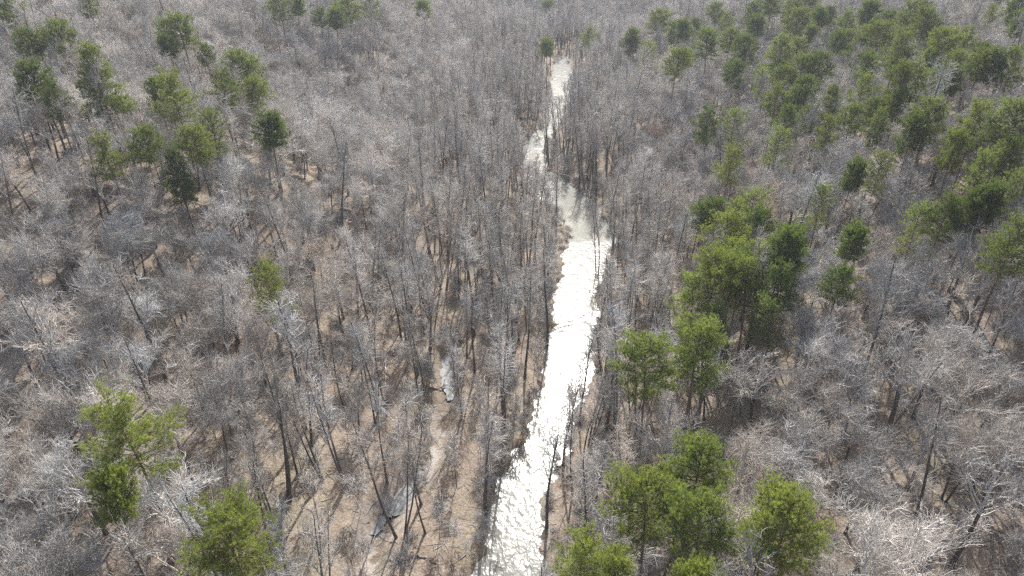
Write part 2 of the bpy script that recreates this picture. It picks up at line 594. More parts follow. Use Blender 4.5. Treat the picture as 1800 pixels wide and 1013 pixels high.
def pine_geo(seed, h, cb=0.5, rad=4.8, nb=30, shape='dome', tufts=5, gap=0.25):
    """trunk tubes, branch tubes, needle verts/faces. height h, crown starts at cb*h, crown radius rad"""
    rng = np.random.default_rng(seed)
    trunk, br = Tubes(), Tubes()
    n = 12
    pts, ra = path(rng, np.array([0, 0, -0.5]), unit(np.array([rng.normal(0, .02), rng.normal(0, .02), 1])), h + 0.2, n, 0.018, 0.03, 0.27, 0.04)
    ra[0] *= 1.25
    trunk.add(pts, ra, 8)
    C, A, L = [], [], []                     # tuft centres, axes, sizes

    def at(z):
        f = np.clip((z + 0.5) / (h + 0.7) * (n - 1), 0, n - 1.01)
        j = int(f)
        return pts[j] + (pts[j + 1] - pts[j]) * (f - j)

    lobes = rng.uniform(0.80, 1.10, 7)
    for i in range(nb):
        t = (i + rng.random() * 0.7) / nb            # 0 crown base .. 1 tip
        z = h * (cb + (0.97 - cb) * t)
        az = i * 2.39996 + rng.normal(0, 0.3)
        if shape == 'dome':
            prof = (0.55 + 0.45 * math.sin(min(t / 0.45, 1) * 1.57)) * math.sqrt(max(0.04, 1 - max(0, (t - 0.3) / 0.72) ** 2.2))
        elif shape == 'tier':
            prof = 0.18 + 0.9 * (1 - t) ** 0.85
        else:                                        # ragged
            prof = (0.5 + 0.5 * math.sin(t * 9 + seed)) * 0.45 + 0.62 * math.sqrt(max(0.05, 1 - t ** 2))
        ln = rad * prof * lobes[int((az % 6.283) / 6.283 * 6.99)] * rng.uniform(0.75, 1.1)
        if rng.random() < gap * (1 - t):
            ln *= 0.5
        el = (0.02 + 0.85 * t ** 1.6) if shape != 'tier' else (-0.02 + 0.5 * t)
        d = np.array([math.cos(az) * math.cos(el), math.sin(az) * math.cos(el), math.sin(el)])
        bp, brd = path(rng, at(z), d, max(ln, 0.5), 6, 0.08, 0.035, 0.065 + 0.01 * ln, 0.018)
        br.add(bp, brd, 4)
        ns = max(5, int(round(ln * 3.4)))
        for s in range(ns):
            u = 0.22 + 0.78 * (s + rng.random()) / ns
            f = u * 5
            j = min(int(f), 4)
            q = bp[j] + (bp[j + 1] - bp[j]) * (f - j)
            dd = unit(unit(bp[j + 1] - bp[j]) + rng.normal(0, 0.7, 3) * np.array([1, 1, 0.45]) + np.array([0, 0, 0.12]))
            sl = rng.uniform(0.6, 1.25) * (1.15 - 0.35 * u) * (0.5 + 0.12 * rad)
            sp, sr = path(rng, q, dd, sl, 4, 0.14, 0.07, 0.022, 0.010)
            br.add(sp, sr, 3)
            for k in range(tufts):
                w = 0.3 + 0.7 * (k + rng.random()) / tufts
                g = w * 3
                jj = min(int(g), 2)
                c = sp[jj] + (sp[jj + 1] - sp[jj]) * (g - jj) + rng.normal(0, 0.33, 3)
                C.append(c)
                A.append(unit(unit(sp[jj + 1] - sp[jj]) * 0.8 + np.array([0, 0, 0.75]) + rng.normal(0, 0.25, 3)))
                L.append(rng.uniform(0.28, 0.46))
    for i in range(7):                                   # dead limbs below the crown
        z = h * rng.uniform(cb * 0.55, cb + 0.03)
        az = rng.random() * 6.283
        bp, brd = path(rng, at(z), np.array([math.cos(az), math.sin(az), rng.uniform(-0.15, 0.3)]), rng.uniform(0.9, 2.6), 5, 0.12, 0.0, 0.04, 0.012)
        br.add(bp, brd, 4)
    C, A, L = np.array(C), np.array(A), np.array(L)
    nbld = 19
    T = len(C)
    D = A[:, None, :] + rng.normal(0, 0.42, (T, nbld, 3))
    D /= np.linalg.norm(D, axis=2, keepdims=True)
    side = np.cross(D, rng.normal(0, 1, (T, nbld, 3)))
    side /= np.linalg.norm(side, axis=2, keepdims=True)
    base = C[:, None, :] + rng.normal(0, 0.05, (T, nbld, 3))
    ln = L[:, None, None] * rng.uniform(0.8, 1.2, (T, nbld, 1))
    wd = 0.018
    v0 = base - side * wd; v1 = base + side * wd; v2 = base + D * ln
    NV = np.stack([v0, v1, v2], 2).reshape(-1, 3)
    NF = np.arange(len(NV)).reshape(-1, 3)
    return trunk, br, NV, NF


# ------------------------------------------------------------------ setting: ground sheet
def axis_grid():
    def grow(start, step, g, end):
        o, s = [start], step
        while o[-1] < end:
            s *= g
            o.append(o[-1] + s)
        return o
    xr = grow(46, 0.8, 1.09, 1800)
    xs = np.array([-v for v in xr[::-1]] + list(np.arange(-45.2, 45.6, 0.8)) + xr)
    ys = np.array([-120, -90, -60, -40, -25, -12, 0, 8, 16, 24, 30] + list(np.arange(34, 330, 0.9)) + list(np.arange(330, 520, 1.8)) + grow(521, 2, 1.07, 3200))
    return xs, ys


gx, gy = axis_grid()
GX, GY = np.meshgrid(gx, gy)
GZ = terrain(GX, GY)
nr, nc = GX.shape
ids = np.arange(nr * nc).reshape(nr, nc)
F = np.stack([ids[:-1, :-1], ids[:-1, 1:], ids[1:, 1:], ids[1:, :-1]], -1).reshape(-1, 4)
me = mesh_from("ground", np.stack([GX, GY, GZ], -1).reshape(-1, 3), [F], [M_GROUND])
u = GX - axis_x(GY)
gap_g = stream_gap(GX, GY)
dd_g = seg_dist(GX, GY, DITCH)
floor = np.clip(1 - np.maximum(-u - 30, u - 18) / 14, 0, 1)
damp = np.clip(sstep(1.6, 0.0, gap_g) + sstep(1.9, 0.4, dd_g), 0, 1)
silt = np.clip(sstep(4.2, 1.4, dd_g) * sstep(98, 84, GY) + 0.5 * sstep(3.0, 1.0, gap_g) * sstep(0, 1, np.sin(GY * 0.21)), 0, 1)
att = me.color_attributes.new("floor", 'FLOAT_COLOR', 'POINT')
att.data.foreach_set("color", np.stack([floor, damp, silt, np.ones_like(floor)], -1).astype(np.float32).ravel())
ground = link("ground", me)
ground["kind"] = "structure"

# stream water
ys = np.concatenate([np.arange(-40, END_Y + 3, 0.8)])
ts = np.linspace(0, 1, 15)
WL = bank_l(ys) - 1.8
WR = bank_r(ys) + 1.8
WX = WL[:, None] + (WR - WL)[:, None] * ts[None]
WY = np.repeat(ys[:, None], len(ts), 1)
WZ = np.full_like(WX, WATER_Z)
ids = np.arange(WX.size).reshape(WX.shape)
F = np.stack([ids[:-1, :-1], ids[:-1, 1:], ids[1:, 1:], ids[1:, :-1]], -1).reshape(-1, 4)
me = mesh_from("stream", np.stack([WX, WY, WZ], -1).reshape(-1, 3), [F], [M_WATER])
p0, p1 = plane_pt(1030, 425, WATER_Z), plane_pt(1030, 345, WATER_Z)
calm = sstep(p0[1] - 4, p0[1] + 4, WY) * sstep(p1[1] + 14, p1[1] - 2, WY) * sstep(p0[0] - 8.5, p0[0] - 4.5, WX)
q0 = plane_pt(900, 900, WATER_Z)
att = me.color_attributes.new("calm", 'FLOAT_COLOR', 'POINT')
att.data.foreach_set("color", np.stack([calm, calm, calm, np.ones_like(calm)], -1).astype(np.float32).ravel())
stream = link("stream", me)
stream["kind"] = "structure"


def pool(name, px_pts, widths, z):
    P = np.array([plane_pt(a, b, z)[:2] for a, b in px_pts])
    t = np.linspace(0, len(P) - 1, 40)
    cx = np.interp(t, range(len(P)), P[:, 0]); cy = np.interp(t, range(len(P)), P[:, 1])
    w = np.interp(t, range(len(P)), widths) * (1 + 0.18 * np.sin(t * 9) + 0.12 * np.sin(t * 23))
    dx, dy = np.gradient(cx), np.gradient(cy)
    l = np.hypot(dx, dy)
    nx, ny = -dy / l, dx / l
    ring = np.concatenate([np.stack([cx + nx * w, cy + ny * w], 1), np.stack([cx - nx * w, cy - ny * w], 1)[::-1]])
    V = np.concatenate([ring, np.full((80, 1), z)], 1)
    i = np.arange(39)
    Fq = np.stack([i, 79 - i, 78 - i, i + 1], -1)
    o = link(name, mesh_from(name, V, [Fq], [M_POOL]))
    o["kind"] = "structure"
    return o


pool("side_pool", [(797, 606), (785, 635), (786, 670), (792, 704)], [0.5, 1.0, 1.2, 0.5], -0.88)
pool("wet_hollow", [(742, 828), (716, 855), (694, 885), (668, 905), (655, 940)], [0.6, 1.6, 2.3, 1.7, 0.6], -0.84)


# ------------------------------------------------------------------ labels
ORD = "first second third fourth fifth sixth seventh eighth ninth tenth eleventh twelfth thirteenth fourteenth fifteenth sixteenth seventeenth eighteenth nineteenth twentieth".split()
for t_ in ("twenty", "thirty", "forty"):
    ORD += [t_ + "-" + w for w in ORD[:9]] + [{"twenty": "thirtieth", "thirty": "fortieth", "forty": "fiftieth"}[t_]]
LANDMARKS = []      # (px, py, phrase)
PENDING = []        # (object, px, py, look, noun)


def name_by_landmarks():
    """each thing: its look, then its rank on one side of the closest landmark"""
    buckets = {}
    for o, px, py, look, noun in PENDING:
        best = min(LANDMARKS, key=lambda L: math.hypot(L[0] - px, (L[1] - py) * 1.2))
        dx, dy = px - best[0], py - best[1]
        if abs(dx) > abs(dy) * 1.1:
            stream_x = 930
            toward = (dx > 0) == (best[0] < stream_x)
            side = "on the stream side of" if toward else "on the uphill side of"
            if abs(best[0] - stream_x) < 70:
                side = "on the bare side of" if dx < 0 else "on the piney side of"
        else:
            side = "beyond" if dy < 0 else "in front of"
        buckets.setdefault((best[2], side, noun), []).append((math.hypot(dx, dy), o, look))
    for (phrase, side, noun), lst in buckets.items():
        lst.sort(key=lambda a: a[0])
        for i, (_, o, look) in enumerate(lst):
            txt = f"{look} {noun}, {ORD[i]} {side} {phrase}"
            while len(txt.split()) > 15:
                txt = txt.split(" ", 1)[1]
            o["label"] = txt


def tree_root(name, cat, group, loc, rotz, scale):
    o = bpy.data.objects.new(name, None)
    o.empty_display_size = 0.5
    COL.objects.link(o)
    o.location = loc
    o.rotation_euler = (0, 0, rotz)
    o.scale = scale
    o["category"] = cat
    o["group"] = group
    return o


# ------------------------------------------------------------------ pines
PINE_SPECS = [
    dict(seed=1, h=23, cb=0.63, rad=4.9, nb=42, shape='dome', gap=0.15),
    dict(seed=2, h=24, cb=0.66, rad=4.7, nb=38, shape='dome', gap=0.25),
    dict(seed=3, h=22, cb=0.61, rad=4.7, nb=42, shape='dome', gap=0.15),
    dict(seed=4, h=23, cb=0.58, rad=5.0, nb=38, shape='ragged', gap=0.2),
    dict(seed=5, h=24, cb=0.58, rad=5.0, nb=36, shape='ragged', gap=0.3),
    dict(seed=6, h=23, cb=0.40, rad=4.8, nb=64, shape='tier', gap=0.1),
    dict(seed=7, h=21, cb=0.70, rad=4.2, nb=44, shape='dome', gap=0.05, tufts=6),
    dict(seed=8, h=22, cb=0.55, rad=4.7, nb=40, shape='ragged', tufts=3, gap=0.3),
]
PINES = []
for sp in PINE_SPECS:
    tr, br, NV, NF = pine_geo(**sp)
    V, Fs = tr.geometry()
    m_tr = mesh_from("pine_trunk", V, Fs, [M_PBARK])
    V, Fs = br.geometry()
    nb_faces = sum(len(f) for f in Fs)
    allV = np.concatenate([V, NV])
    allF = Fs + [NF + len(V)]
    fm = np.concatenate([np.zeros(nb_faces, int), np.ones(len(NF), int)])
    m_cr = mesh_from("pine_crown", allV, allF, [M_PBARK, M_NEEDLE], fm)
    PINES.append((m_tr, m_cr, sp['h'], sp['rad']))

# px, py of the crown top, crown width in px, kind (see PINE_SPECS), tint, label, landmark phrase
Y_, D_, P_, G_ = 'yellow', 'dark', 'pale', 'green'
PINE_LIST = [
    (10, -8, 52, 3, G_, "half-hidden pine in the upper corner of the bare slope", "the bare slope's corner pine"),
    (152, -10, 36, 0, G_), (37, 56, 42, 2, D_), (72, 57, 38, 1, G_), (108, 64, 55, 0, G_),
    (48, 120, 58, 2, D_, "dark twin-lobed pine at the edge of the bare slope", "the dark twin-lobed pine"), (86, 142, 44, 3, D_),
    (157, 75, 78, 5, G_, "tall tiered pine standing clear on the bare slope", "the tall tiered pine"),
    (316, 27, 58, 0, G_), (288, 42, 42, 7, P_), (297, 71, 34, 6, D_), (359, 80, 30, 1, D_), (410, 88, 56, 2, G_), (436, 112, 56, 7, P_),
    (385, 132, 56, 3, G_), (447, 153, 48, 0, Y_),
    (302, 130, 74, 4, Y_, "broad light-topped pine in the bare slope's pine cluster", "the broad light-topped pine"), (270, 140, 36, 2, D_),
    (470, 203, 58, 6, D_, "dark ball-topped pine standing off the bare slope's cluster", "the dark ball-topped pine"),
    (373, 200, 62, 7, G_), (187, 250, 64, 4, Y_), (245, 230, 54, 0, G_), (346, 228, 62, 1, Y_), (304, 258, 50, 5, D_),
    (489, -14, 46, 3, D_), (518, -2, 28, 6, G_), (560, 18, 30, 1, D_), (612, -6, 48, 0, Y_), (586, 14, 34, 6, G_), (648, -8, 34, 3, G_),
    (746, 1, 32, 6, G_, "small-crowned pine alone on a thin pole far up the valley", "the small-crowned pole pine"),
    (965, 2, 36, 2, D_), (963, 69, 28, 6, G_, "slim pine just above the stream's far bend", "the slim far-bend pine"),
    (1037, 49, 32, 3, Y_, "yellow-green pine by the stream's last gleam", "the yellow-green streamside pine"),
    (1118, 50, 30, 6, G_), (1110, 74, 30, 1, D_), (1157, 18, 46, 0, Y_), (1186, 46, 30, 2, D_), (1138, 83, 34, 7, P_), (1190, 90, 46, 0, Y_),
    (1203, 90, 30, 1, G_), (1207, 37, 30, 6, D_), (1223, 33, 24, 1, D_), (1262, 9, 30, 0, G_), (1280, 23, 28, 3, P_), (1325, 8, 30, 2, D_),
    (1363, -6, 36, 1, D_), (1333, 30, 34, 6, D_), (1390, -6, 40, 3, G_), (1403, 18, 44, 0, G_), (1420, -8, 36, 2, G_), (1447, 18, 30, 6, D_),
    (1465, 12, 22, 1, D_), (1493, 24, 40, 3, P_), (1537, 2, 40, 6, D_, "ball-topped pine rising above the piney slope's skyline edge", "the ball-topped skyline pine"),
    (1517, 46, 32, 7, P_), (1560, 27, 40, 2, D_), (1600, 6, 54, 3, G_), (1626, 8, 42, 0, D_), (1637, 27, 48, 1, G_), (1650, 38, 38, 2, D_),
    (1250, 52, 48, 0, G_), (1283, 54, 40, 1, G_), (1313, 68, 46, 2, D_),
    (1382, 58, 64, 5, P_, "pale broad tiered pine in the thick stand", "the pale broad tiered pine"),
    (1433, 53, 30, 6, G_), (1467, 65, 36, 1, D_), (1487, 56, 32, 2, G_), (1550, 50, 50, 0, Y_), (1507, 76, 46, 3, D_), (1583, 63, 64, 4, G_),
    (1657, 63, 60, 0, Y_, "yellowest rounded pine high in the thick stand", "the yellowest stand pine"), (1697, 55, 46, 3, G_),
    (1737, 80, 36, 6, D_), (1687, 93, 32, 2, Y_), (1723, 92, 50, 1, G_), (1763, 92, 42, 0, D_), (1793, 87, 46, 4, G_),
    (1790, 5, 46, 2, D_), (1793, 32, 42, 6, D_), (1743, 10, 32, 7, G_),
    (1413, 110, 46, 1, G_), (1447, 106, 46, 0, D_), (1337, 125, 36, 7, P_), (1520, 133, 46, 4, P_), (1600, 120, 64, 2, G_), (1640, 120, 38, 7, P_),
    (1687, 118, 32, 6, D_), (1367, 155, 50, 3, G_), (1397, 156, 36, 1, G_), (1420, 146, 46, 2, D_), (1467, 152, 46, 5, G_), (1580, 158, 42, 0, G_),
    (1553, 173, 46, 1, D_), (1547, 193, 42, 3, G_), (1460, 210, 38, 4, Y_), (1393, 187, 34, 1, D_), (1643, 186, 58, 2, G_), (1720, 198, 70, 4, Y_),
    (1783, 185, 80, 0, G_, "large rounded pine at the uphill edge of the thick stand", "the large stand-edge pine"),
    (1250, 193, 54, 3, D_, "open-crowned pine with a clear pole above the grey hillside", "the open-crowned hillside pine"), (1293, 197, 52, 7, P_),
    (1367, 236, 52, 7, P_), (1285, 267, 56, 4, Y_), (1503, 284, 28, 6, D_), (1550, 270, 42, 7, Y_), (1733, 276, 60, 4, P_), (1733, 330, 38, 6, D_),
    (1227, 360, 42, 1, D_), (1257, 350, 40, 2, D_), (1295, 356, 34, 0, Y_), (1327, 340, 52, 7, P_), (1273, 388, 62, 0, Y_), (1343, 371, 42, 2, D_),
    (1382, 401, 62, 6, D_, "dark dome-topped pine at the uphill corner of the grove", "the grove's dark domed pine"), (1453, 328, 52, 7, P_),
    (1500, 400, 52, 6, D_, "dark ball-topped pine alone among grey crowns", "the ball-topped pine amid grey crowns"), (1480, 466, 34, 1, D_),
    (1620, 358, 56, 7, P_), (1670, 346, 66, 3, D_, "wide dark flat-topped pine on the piney slope", "the wide flat-topped pine"), (1713, 343, 52, 2, D_), (1742, 330, 42, 6, D_),
    (1787, 398, 92, 3, G_, "big pine with a leaning pole at the frame edge", "the big leaning-pole pine"),
    (1257, 445, 76, 0, Y_, "widest bright dome in the pine grove", "the grove's widest bright dome"), (1300, 428, 52, 1, Y_), (1307, 458, 58, 2, D_), (1347, 434, 46, 6, Y_), (1328, 468, 70, 4, Y_),
    (1380, 478, 66, 3, D_), (1383, 434, 44, 0, G_), (1230, 498, 66, 4, P_), (1345, 525, 48, 7, P_), (1263, 531, 48, 5, G_),
    (1228, 568, 100, 2, G_, "tall soft-green pine at the grove's lower end", "the grove's lowest tall pine"),
    (1148, 598, 102, 0, G_, "soft-green pine leaning from the grove toward the stream", "the grove's streamward pine"),
    (1225, 786, 112, 2, G_), (1150, 834, 130, 0, Y_, "largest bright pine in the clump at the lower edge", "the largest lower-edge pine"),
    (1248, 876, 120, 0, G_), (1368, 852, 62, 7, Y_), (1380, 884, 132, 2, Y_, "wide yellow-green pine on the clump's uphill side", "the clump's wide uphill pine"),
    (1022, 936, 100, 4, Y_, "low bright pine beside the stream's mouth at the lower edge", "the low streamside pine"),
    (1088, 984, 84, 2, Y_), (1224, 988, 88, 6, Y_),
    (460, 474, 76, 7, Y_, "thin pale pine alone among grey trees mid slope", "the thin pale midslope pine"),
    (215, 694, 150, 4, Y_, "three-lobed lone pine with a long bare pole", "the three-lobed lone pine"),
    (178, 842, 82, 6, Y_, "small low pine below the three-lobed lone pine", "the small low pine"),
    (1425, 185, 42, 0, D_), (1500, 184, 44, 1, G_), (1615, 206, 50, 2, D_), (1690, 232, 46, 0, Y_), (1770, 246, 54, 1, G_), (1782, 302, 50, 7, P_),
    (1590, 96, 46, 3, G_), (1642, 93, 42, 1, D_), (1384, 122, 38, 0, G_), (1290, 112, 38, 2, D_), (1405, 80, 36, 2, G_), (1530, 100, 42, 0, D_),
    (388, 898, 165, 0, Y_, "large bright pine cut by the lower edge of the bare slope", "the bright lower-edge pine"),
]
TINT = {Y_: (1.16, 1.12, 1.0), D_: (0.72, 0.80, 0.80), P_: (1.25, 1.25, 1.35), G_: (0.98, 1.0, 1.0)}
LOOKS = {Y_: "yellow-green", D_: "dark green", P_: "pale thin", G_: "mid-green"}
SHAPEW = ["rounded", "rounded", "full", "open", "ragged", "tiered", "ball-topped", "wispy"]
pine_xy = []
for row in PINE_LIST:
    px, py, w, kind, tint = row[:5]
    m_tr, m_cr, h0, rad = PINES[kind]
    big = 23.5 if py < 700 else 21.5
    if kind == 6:
        big -= 1.5
    for _ in range(2):                      # smaller crowns belong to shorter trees
        P = ground_pt(px, py, big)
        depth = (P - CAM) @ FWD
        width = w * depth / FPX * (1.18 if 330 < py < 560 and 1190 < px < 1430 else 1.0)
        if py < 560:
            big = 23.5 * float(np.clip(width / (2 * rad * 0.88), 0.66, 1.02)) ** 0.7
    sxy = float(np.clip(width / (2 * rad * 0.80), 0.62, 1.5))
    gz = tz(P[0], P[1])
    sz = big / h0
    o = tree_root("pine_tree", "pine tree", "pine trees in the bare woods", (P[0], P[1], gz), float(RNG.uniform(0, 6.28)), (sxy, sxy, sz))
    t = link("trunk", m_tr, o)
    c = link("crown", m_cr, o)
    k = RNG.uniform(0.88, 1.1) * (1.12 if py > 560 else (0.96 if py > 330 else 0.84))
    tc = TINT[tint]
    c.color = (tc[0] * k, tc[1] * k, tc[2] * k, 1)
    pine_xy.append((P[0], P[1], sxy * rad))
    cx, cy = px, py + w * 0.5
    if len(row) > 5:
        o["label"] = row[5]
        LANDMARKS.append((cx, cy, row[6]))
    else:
        PENDING.append((o, cx, cy, LOOKS[tint] + " " + SHAPEW[kind], "pine"))
pine_arr = np.array(pine_xy)

# ------------------------------------------------------------------ bare broadleaf trees
BARE_SPECS = [
    # broad hillside crowns
    dict(seed=21, h=17, fork=7.0, nlimb=7, limb=6.6, spread=0.95, n2=8, n3=6, n4=3, r=0.26),
    dict(seed=22, h=16, fork=6.0, nlimb=7, limb=6.2, spread=1.00, n2=8, n3=6, n4=3, r=0.24),
    dict(seed=23, h=18, fork=8.0, nlimb=6, limb=6.8, spread=0.85, n2=8, n3=6, n4=3, r=0.28),
    dict(seed=24, h=17, fork=7.5, nlimb=8, limb=5.8, spread=0.90, n2=7, n3=6, n4=3, r=0.22, stems=2),
    dict(seed=25, h=15, fork=6.5, nlimb=6, limb=5.2, spread=0.95, n2=7, n3=6, n4=3, r=0.19, lean=0.1),
    # tall narrow valley-floor trees
    dict(seed=31, h=24, fork=12, nlimb=7, limb=4.6, spread=0.60, lim_up=0.10, n2=5, n3=4, n4=2, r=0.25, along=0.8, dark=True),
    dict(seed=32, h=23, fork=12, nlimb=6, limb=4.0, spread=0.55, lim_up=0.10, n2=5, n3=4, n4=2, r=0.21, along=0.8, dark=True),
    dict(seed=33, h=24, fork=10, nlimb=8, limb=4.4, spread=0.55, lim_up=0.10, n2=4, n3=5, n4=2, r=0.29, stems=2, along=0.8, dark=True),
    dict(seed=34, h=22, fork=9, nlimb=9, limb=4.0, spread=0.55, lim_up=0.10, n2=4, n3=5, n4=2, r=0.29, stems=3, along=0.8, dark=True),
    dict(seed=35, h=20, fork=11, nlimb=5, limb=3.4, spread=0.6, lim_up=0.10, n2=5, n3=4, n4=2, r=0.16, lean=0.07, along=0.8, dark=True),
    # white-limbed sycamore
    dict(seed=41, h=19, fork=9.0, nlimb=6, limb=7.0, spread=1.05, lim_up=0.06, n2=7, n3=6, n4=3, r=0.34, thick=1.15),
    dict(seed=42, h=18, fork=10.0, nlimb=6, limb=6.6, spread=1.0, lim_up=0.04, n2=7, n3=6, n4=3, r=0.36, thick=1.2),
]
BARE_LOOK = ["broad-crowned", "wide low-crowned", "tall broad-crowned", "twin-stemmed broad", "leaning broad", "tall slim", "slender",
             "twin-stemmed slim", "three-stemmed slim", "thin leaning", "white-limbed", "white-limbed"]
BARE, BARE_JOIN = [], []
for i, sp in enumerate(BARE_SPECS):
    tr, cr = bare_tree_geo(**sp)
    V, Fs = tr.geometry()
    V2, Fs2 = cr.geometry()
    crown_mat = M_WHITE if i >= 10 else (M_VTWIG if i >= 5 else M_TWIG)
    BARE.append((mesh_from("bare_trunk", V, Fs, [M_TRUNK]), mesh_from("bare_crown", V2, Fs2, [crown_mat])))
    n1 = sum(len(f) for f in Fs); n2_ = sum(len(f) for f in Fs2)
    if i < 10:
        BARE_JOIN.append(mesh_from("bare_tree_far", np.concatenate([V, V2]), Fs + [f + len(V) for f in Fs2], [M_TRUNK, crown_mat],
                                   np.concatenate([np.zeros(n1, int), np.ones(n2_, int)])))

SAP_SPECS = [
    dict(seed=51, h=8, fork=2.5, nlimb=6, limb=2.2, spread=0.7, n2=4, n3=4, n4=3, r=0.06, twig=0.7, along=0.8),
    dict(seed=52, h=6.5, fork=2.0, nlimb=5, limb=2.0, spread=0.8, n2=4, n3=4, n4=3, r=0.05, twig=0.7, stems=2, along=0.8),
    dict(seed=53, h=9.5, fork=4.0, nlimb=6, limb=2.0, spread=0.6, n2=4, n3=4, n4=3, r=0.07, twig=0.7, lean=0.12, along=0.8),
    dict(seed=54, h=4.0, fork=0.8, nlimb=7, limb=1.7, spread=0.9, n2=4, n3=4, n4=3, r=0.05, twig=0.6, stems=3, along=0.8),
]
SAP, SAP_JOIN = [], []
for sp in SAP_SPECS:
    tr, cr = bare_tree_geo(**sp)
    V, Fs = tr.geometry()
    V2, Fs2 = cr.geometry()
    SAP.append((mesh_from("sapling_stem", V, Fs, [M_TRUNK]), mesh_from("sapling_crown", V2, Fs2, [M_TWIG])))
    n1 = sum(len(f) for f in Fs); n2_ = sum(len(f) for f in Fs2)
    SAP_JOIN.append(mesh_from("sapling_far", np.concatenate([V, V2]), Fs + [f + len(V) for f in Fs2], [M_TRUNK, M_TWIG],
                              np.concatenate([np.zeros(n1, int), np.ones(n2_, int)])))

# hand-set trees: base px, variant, scale, tint, label, landmark
HAND = [
    (1556, 775, 10, 1.05, (1, 1, 1), "great white-limbed tree spreading wide on the piney slope", "the great white-limbed tree"),
    (1668, 1000, 11, 1.0, (1, 1, 1), "white-limbed tree with a stout grey trunk at the lower edge", "the stout white-limbed tree"),
    (515, 560, 10, 0.95, (1, 1, 1), "white-limbed tree with arching boughs mid way up the bare slope", "the arching white-limbed tree"),
    (30, 985, 11, 1.0, (1, 1, 1), "silver-limbed tree in the lower corner of the bare slope", "the lower-corner silver tree"),
    (1726, 900, 11, 0.85, (0.95, 0.93, 0.92), "white-limbed tree with drooping boughs in the grey crowns", "the drooping white-limbed tree"),
    (1050, 490, 7, 0.9, (0.85, 0.8, 0.8), "twin-stemmed dark tree on the stream bank below the muddy pool", "the twin-stemmed streambank tree"),
    (836, 552, 7, 1.05, (0.9, 0.88, 0.88), "forked dark-stemmed tree standing over the driftwood ditch", "the forked ditch tree"),
    (886, 508, 8, 1.0, (0.9, 0.88, 0.88), "clump of three dark stems rising from the ditch's head", "the three ditch-head stems"),
    (962, 610, 5, 1.1, (0.9, 0.88, 0.86), "stout straight tree at the stream's edge opposite the grove", "the stout stream-edge tree"),
    (855, 905, 8, 1.1, (0.95, 0.92, 0.9), "many-stemmed tree on the bank near the stream's mouth", "the many-stemmed bank tree"),
    (706, 945, 8, 1.1, (0.95, 0.92, 0.9), "fan of leaning stems over the braided wet hollow", "the hollow's stem fan"),
    (745, 745, 7, 1.0, (0.95, 0.92, 0.9), "forked tree beside the narrow side pool", "the forked side-pool tree"),
    (1031, 335, 8, 1.15, (0.8, 0.76, 0.76), "tight clump of tall dark poles above the muddy pool", "the dark poles above the pool"),
    (1048, 345, 6, 1.1, (0.8, 0.76, 0.76), "single dark pole just off the pool clump", None),
    (1018, 330, 5, 1.05, (0.8, 0.76, 0.76), "tall dark pole between the clump and the bend", None),
    (918, 345, 0, 0.9, (1.0, 0.80, 0.72), "round-crowned tree flushed with red buds by the stream's bend", "the red-budded tree"),
    (1155, 275, 1, 0.9, (1.0, 0.84, 0.78), "russet-tinged tree on the piney side above the bend", "the russet-tinged tree"),
    (955, 150, 9, 0.9, (1.15, 1.05, 0.75), "tan-budded small tree near the stream's far end", None),
    (990, 790, 9, 0.75, (0.85, 0.8, 0.8), "crooked dark tree hanging over the white water", None),
    (1180, 885, 2, 0.85, (1, 1, 1), "grey crown between the lower-edge pine clump and the stream", None),
    (1040, 905, 0, 0.85, (1, 1, 1), "pale spreading crown on the bank above the low streamside pine", None),
    (1440, 720, 3, 1.0, (0.95, 0.95, 0.97), "grey twin-stemmed tree on the orange litter below the grove", None),
]
cand = []         # dict(x,y,kind,scale,tint,label,lm)
for px, py, k, s, tint, lab, lm in HAND:
    P = ground_pt(px, py, 0.0)
    cand.append(dict(x=P[0], y=P[1], k=k, s=s, tint=tint, label=lab, lm=lm, hand=True))
hand_xy = np.array([(c['x'], c['y']) for c in cand])


def in_view(x, y, z, h, mx):
    a = project((x, y, z)); b = project((x, y, z + h))
    if a[2] < 5:
        return False, 0, 0, 0
    xs = (a[0], b[0]); y_ = (a[1], b[1])
    ok = max(xs) > -mx and min(xs) < 1800 + mx and min(y_) < 1013 + mx and max(y_) > -mx * 0.6
    return ok, 0.5 * (xs[0] + xs[1]), 0.5 * (y_[0] + y_[1]), b[2]


def scatter(cell, jit, seed, ymax):
    rng = np.random.default_rng(seed)
    out = []
    j = 0
    y = 18.0
    while y < ymax:
        half = y * 0.80 + 62
        n = int(2 * half / cell)
        for i in range(n):
            out.append((-half + (i + 0.5 + 0.5 * (j % 2)) * cell + rng.uniform(-jit, jit) * cell, y + rng.uniform(-jit, jit) * cell))
        y += cell * 0.9
        j += 1
    return np.array(out), rng


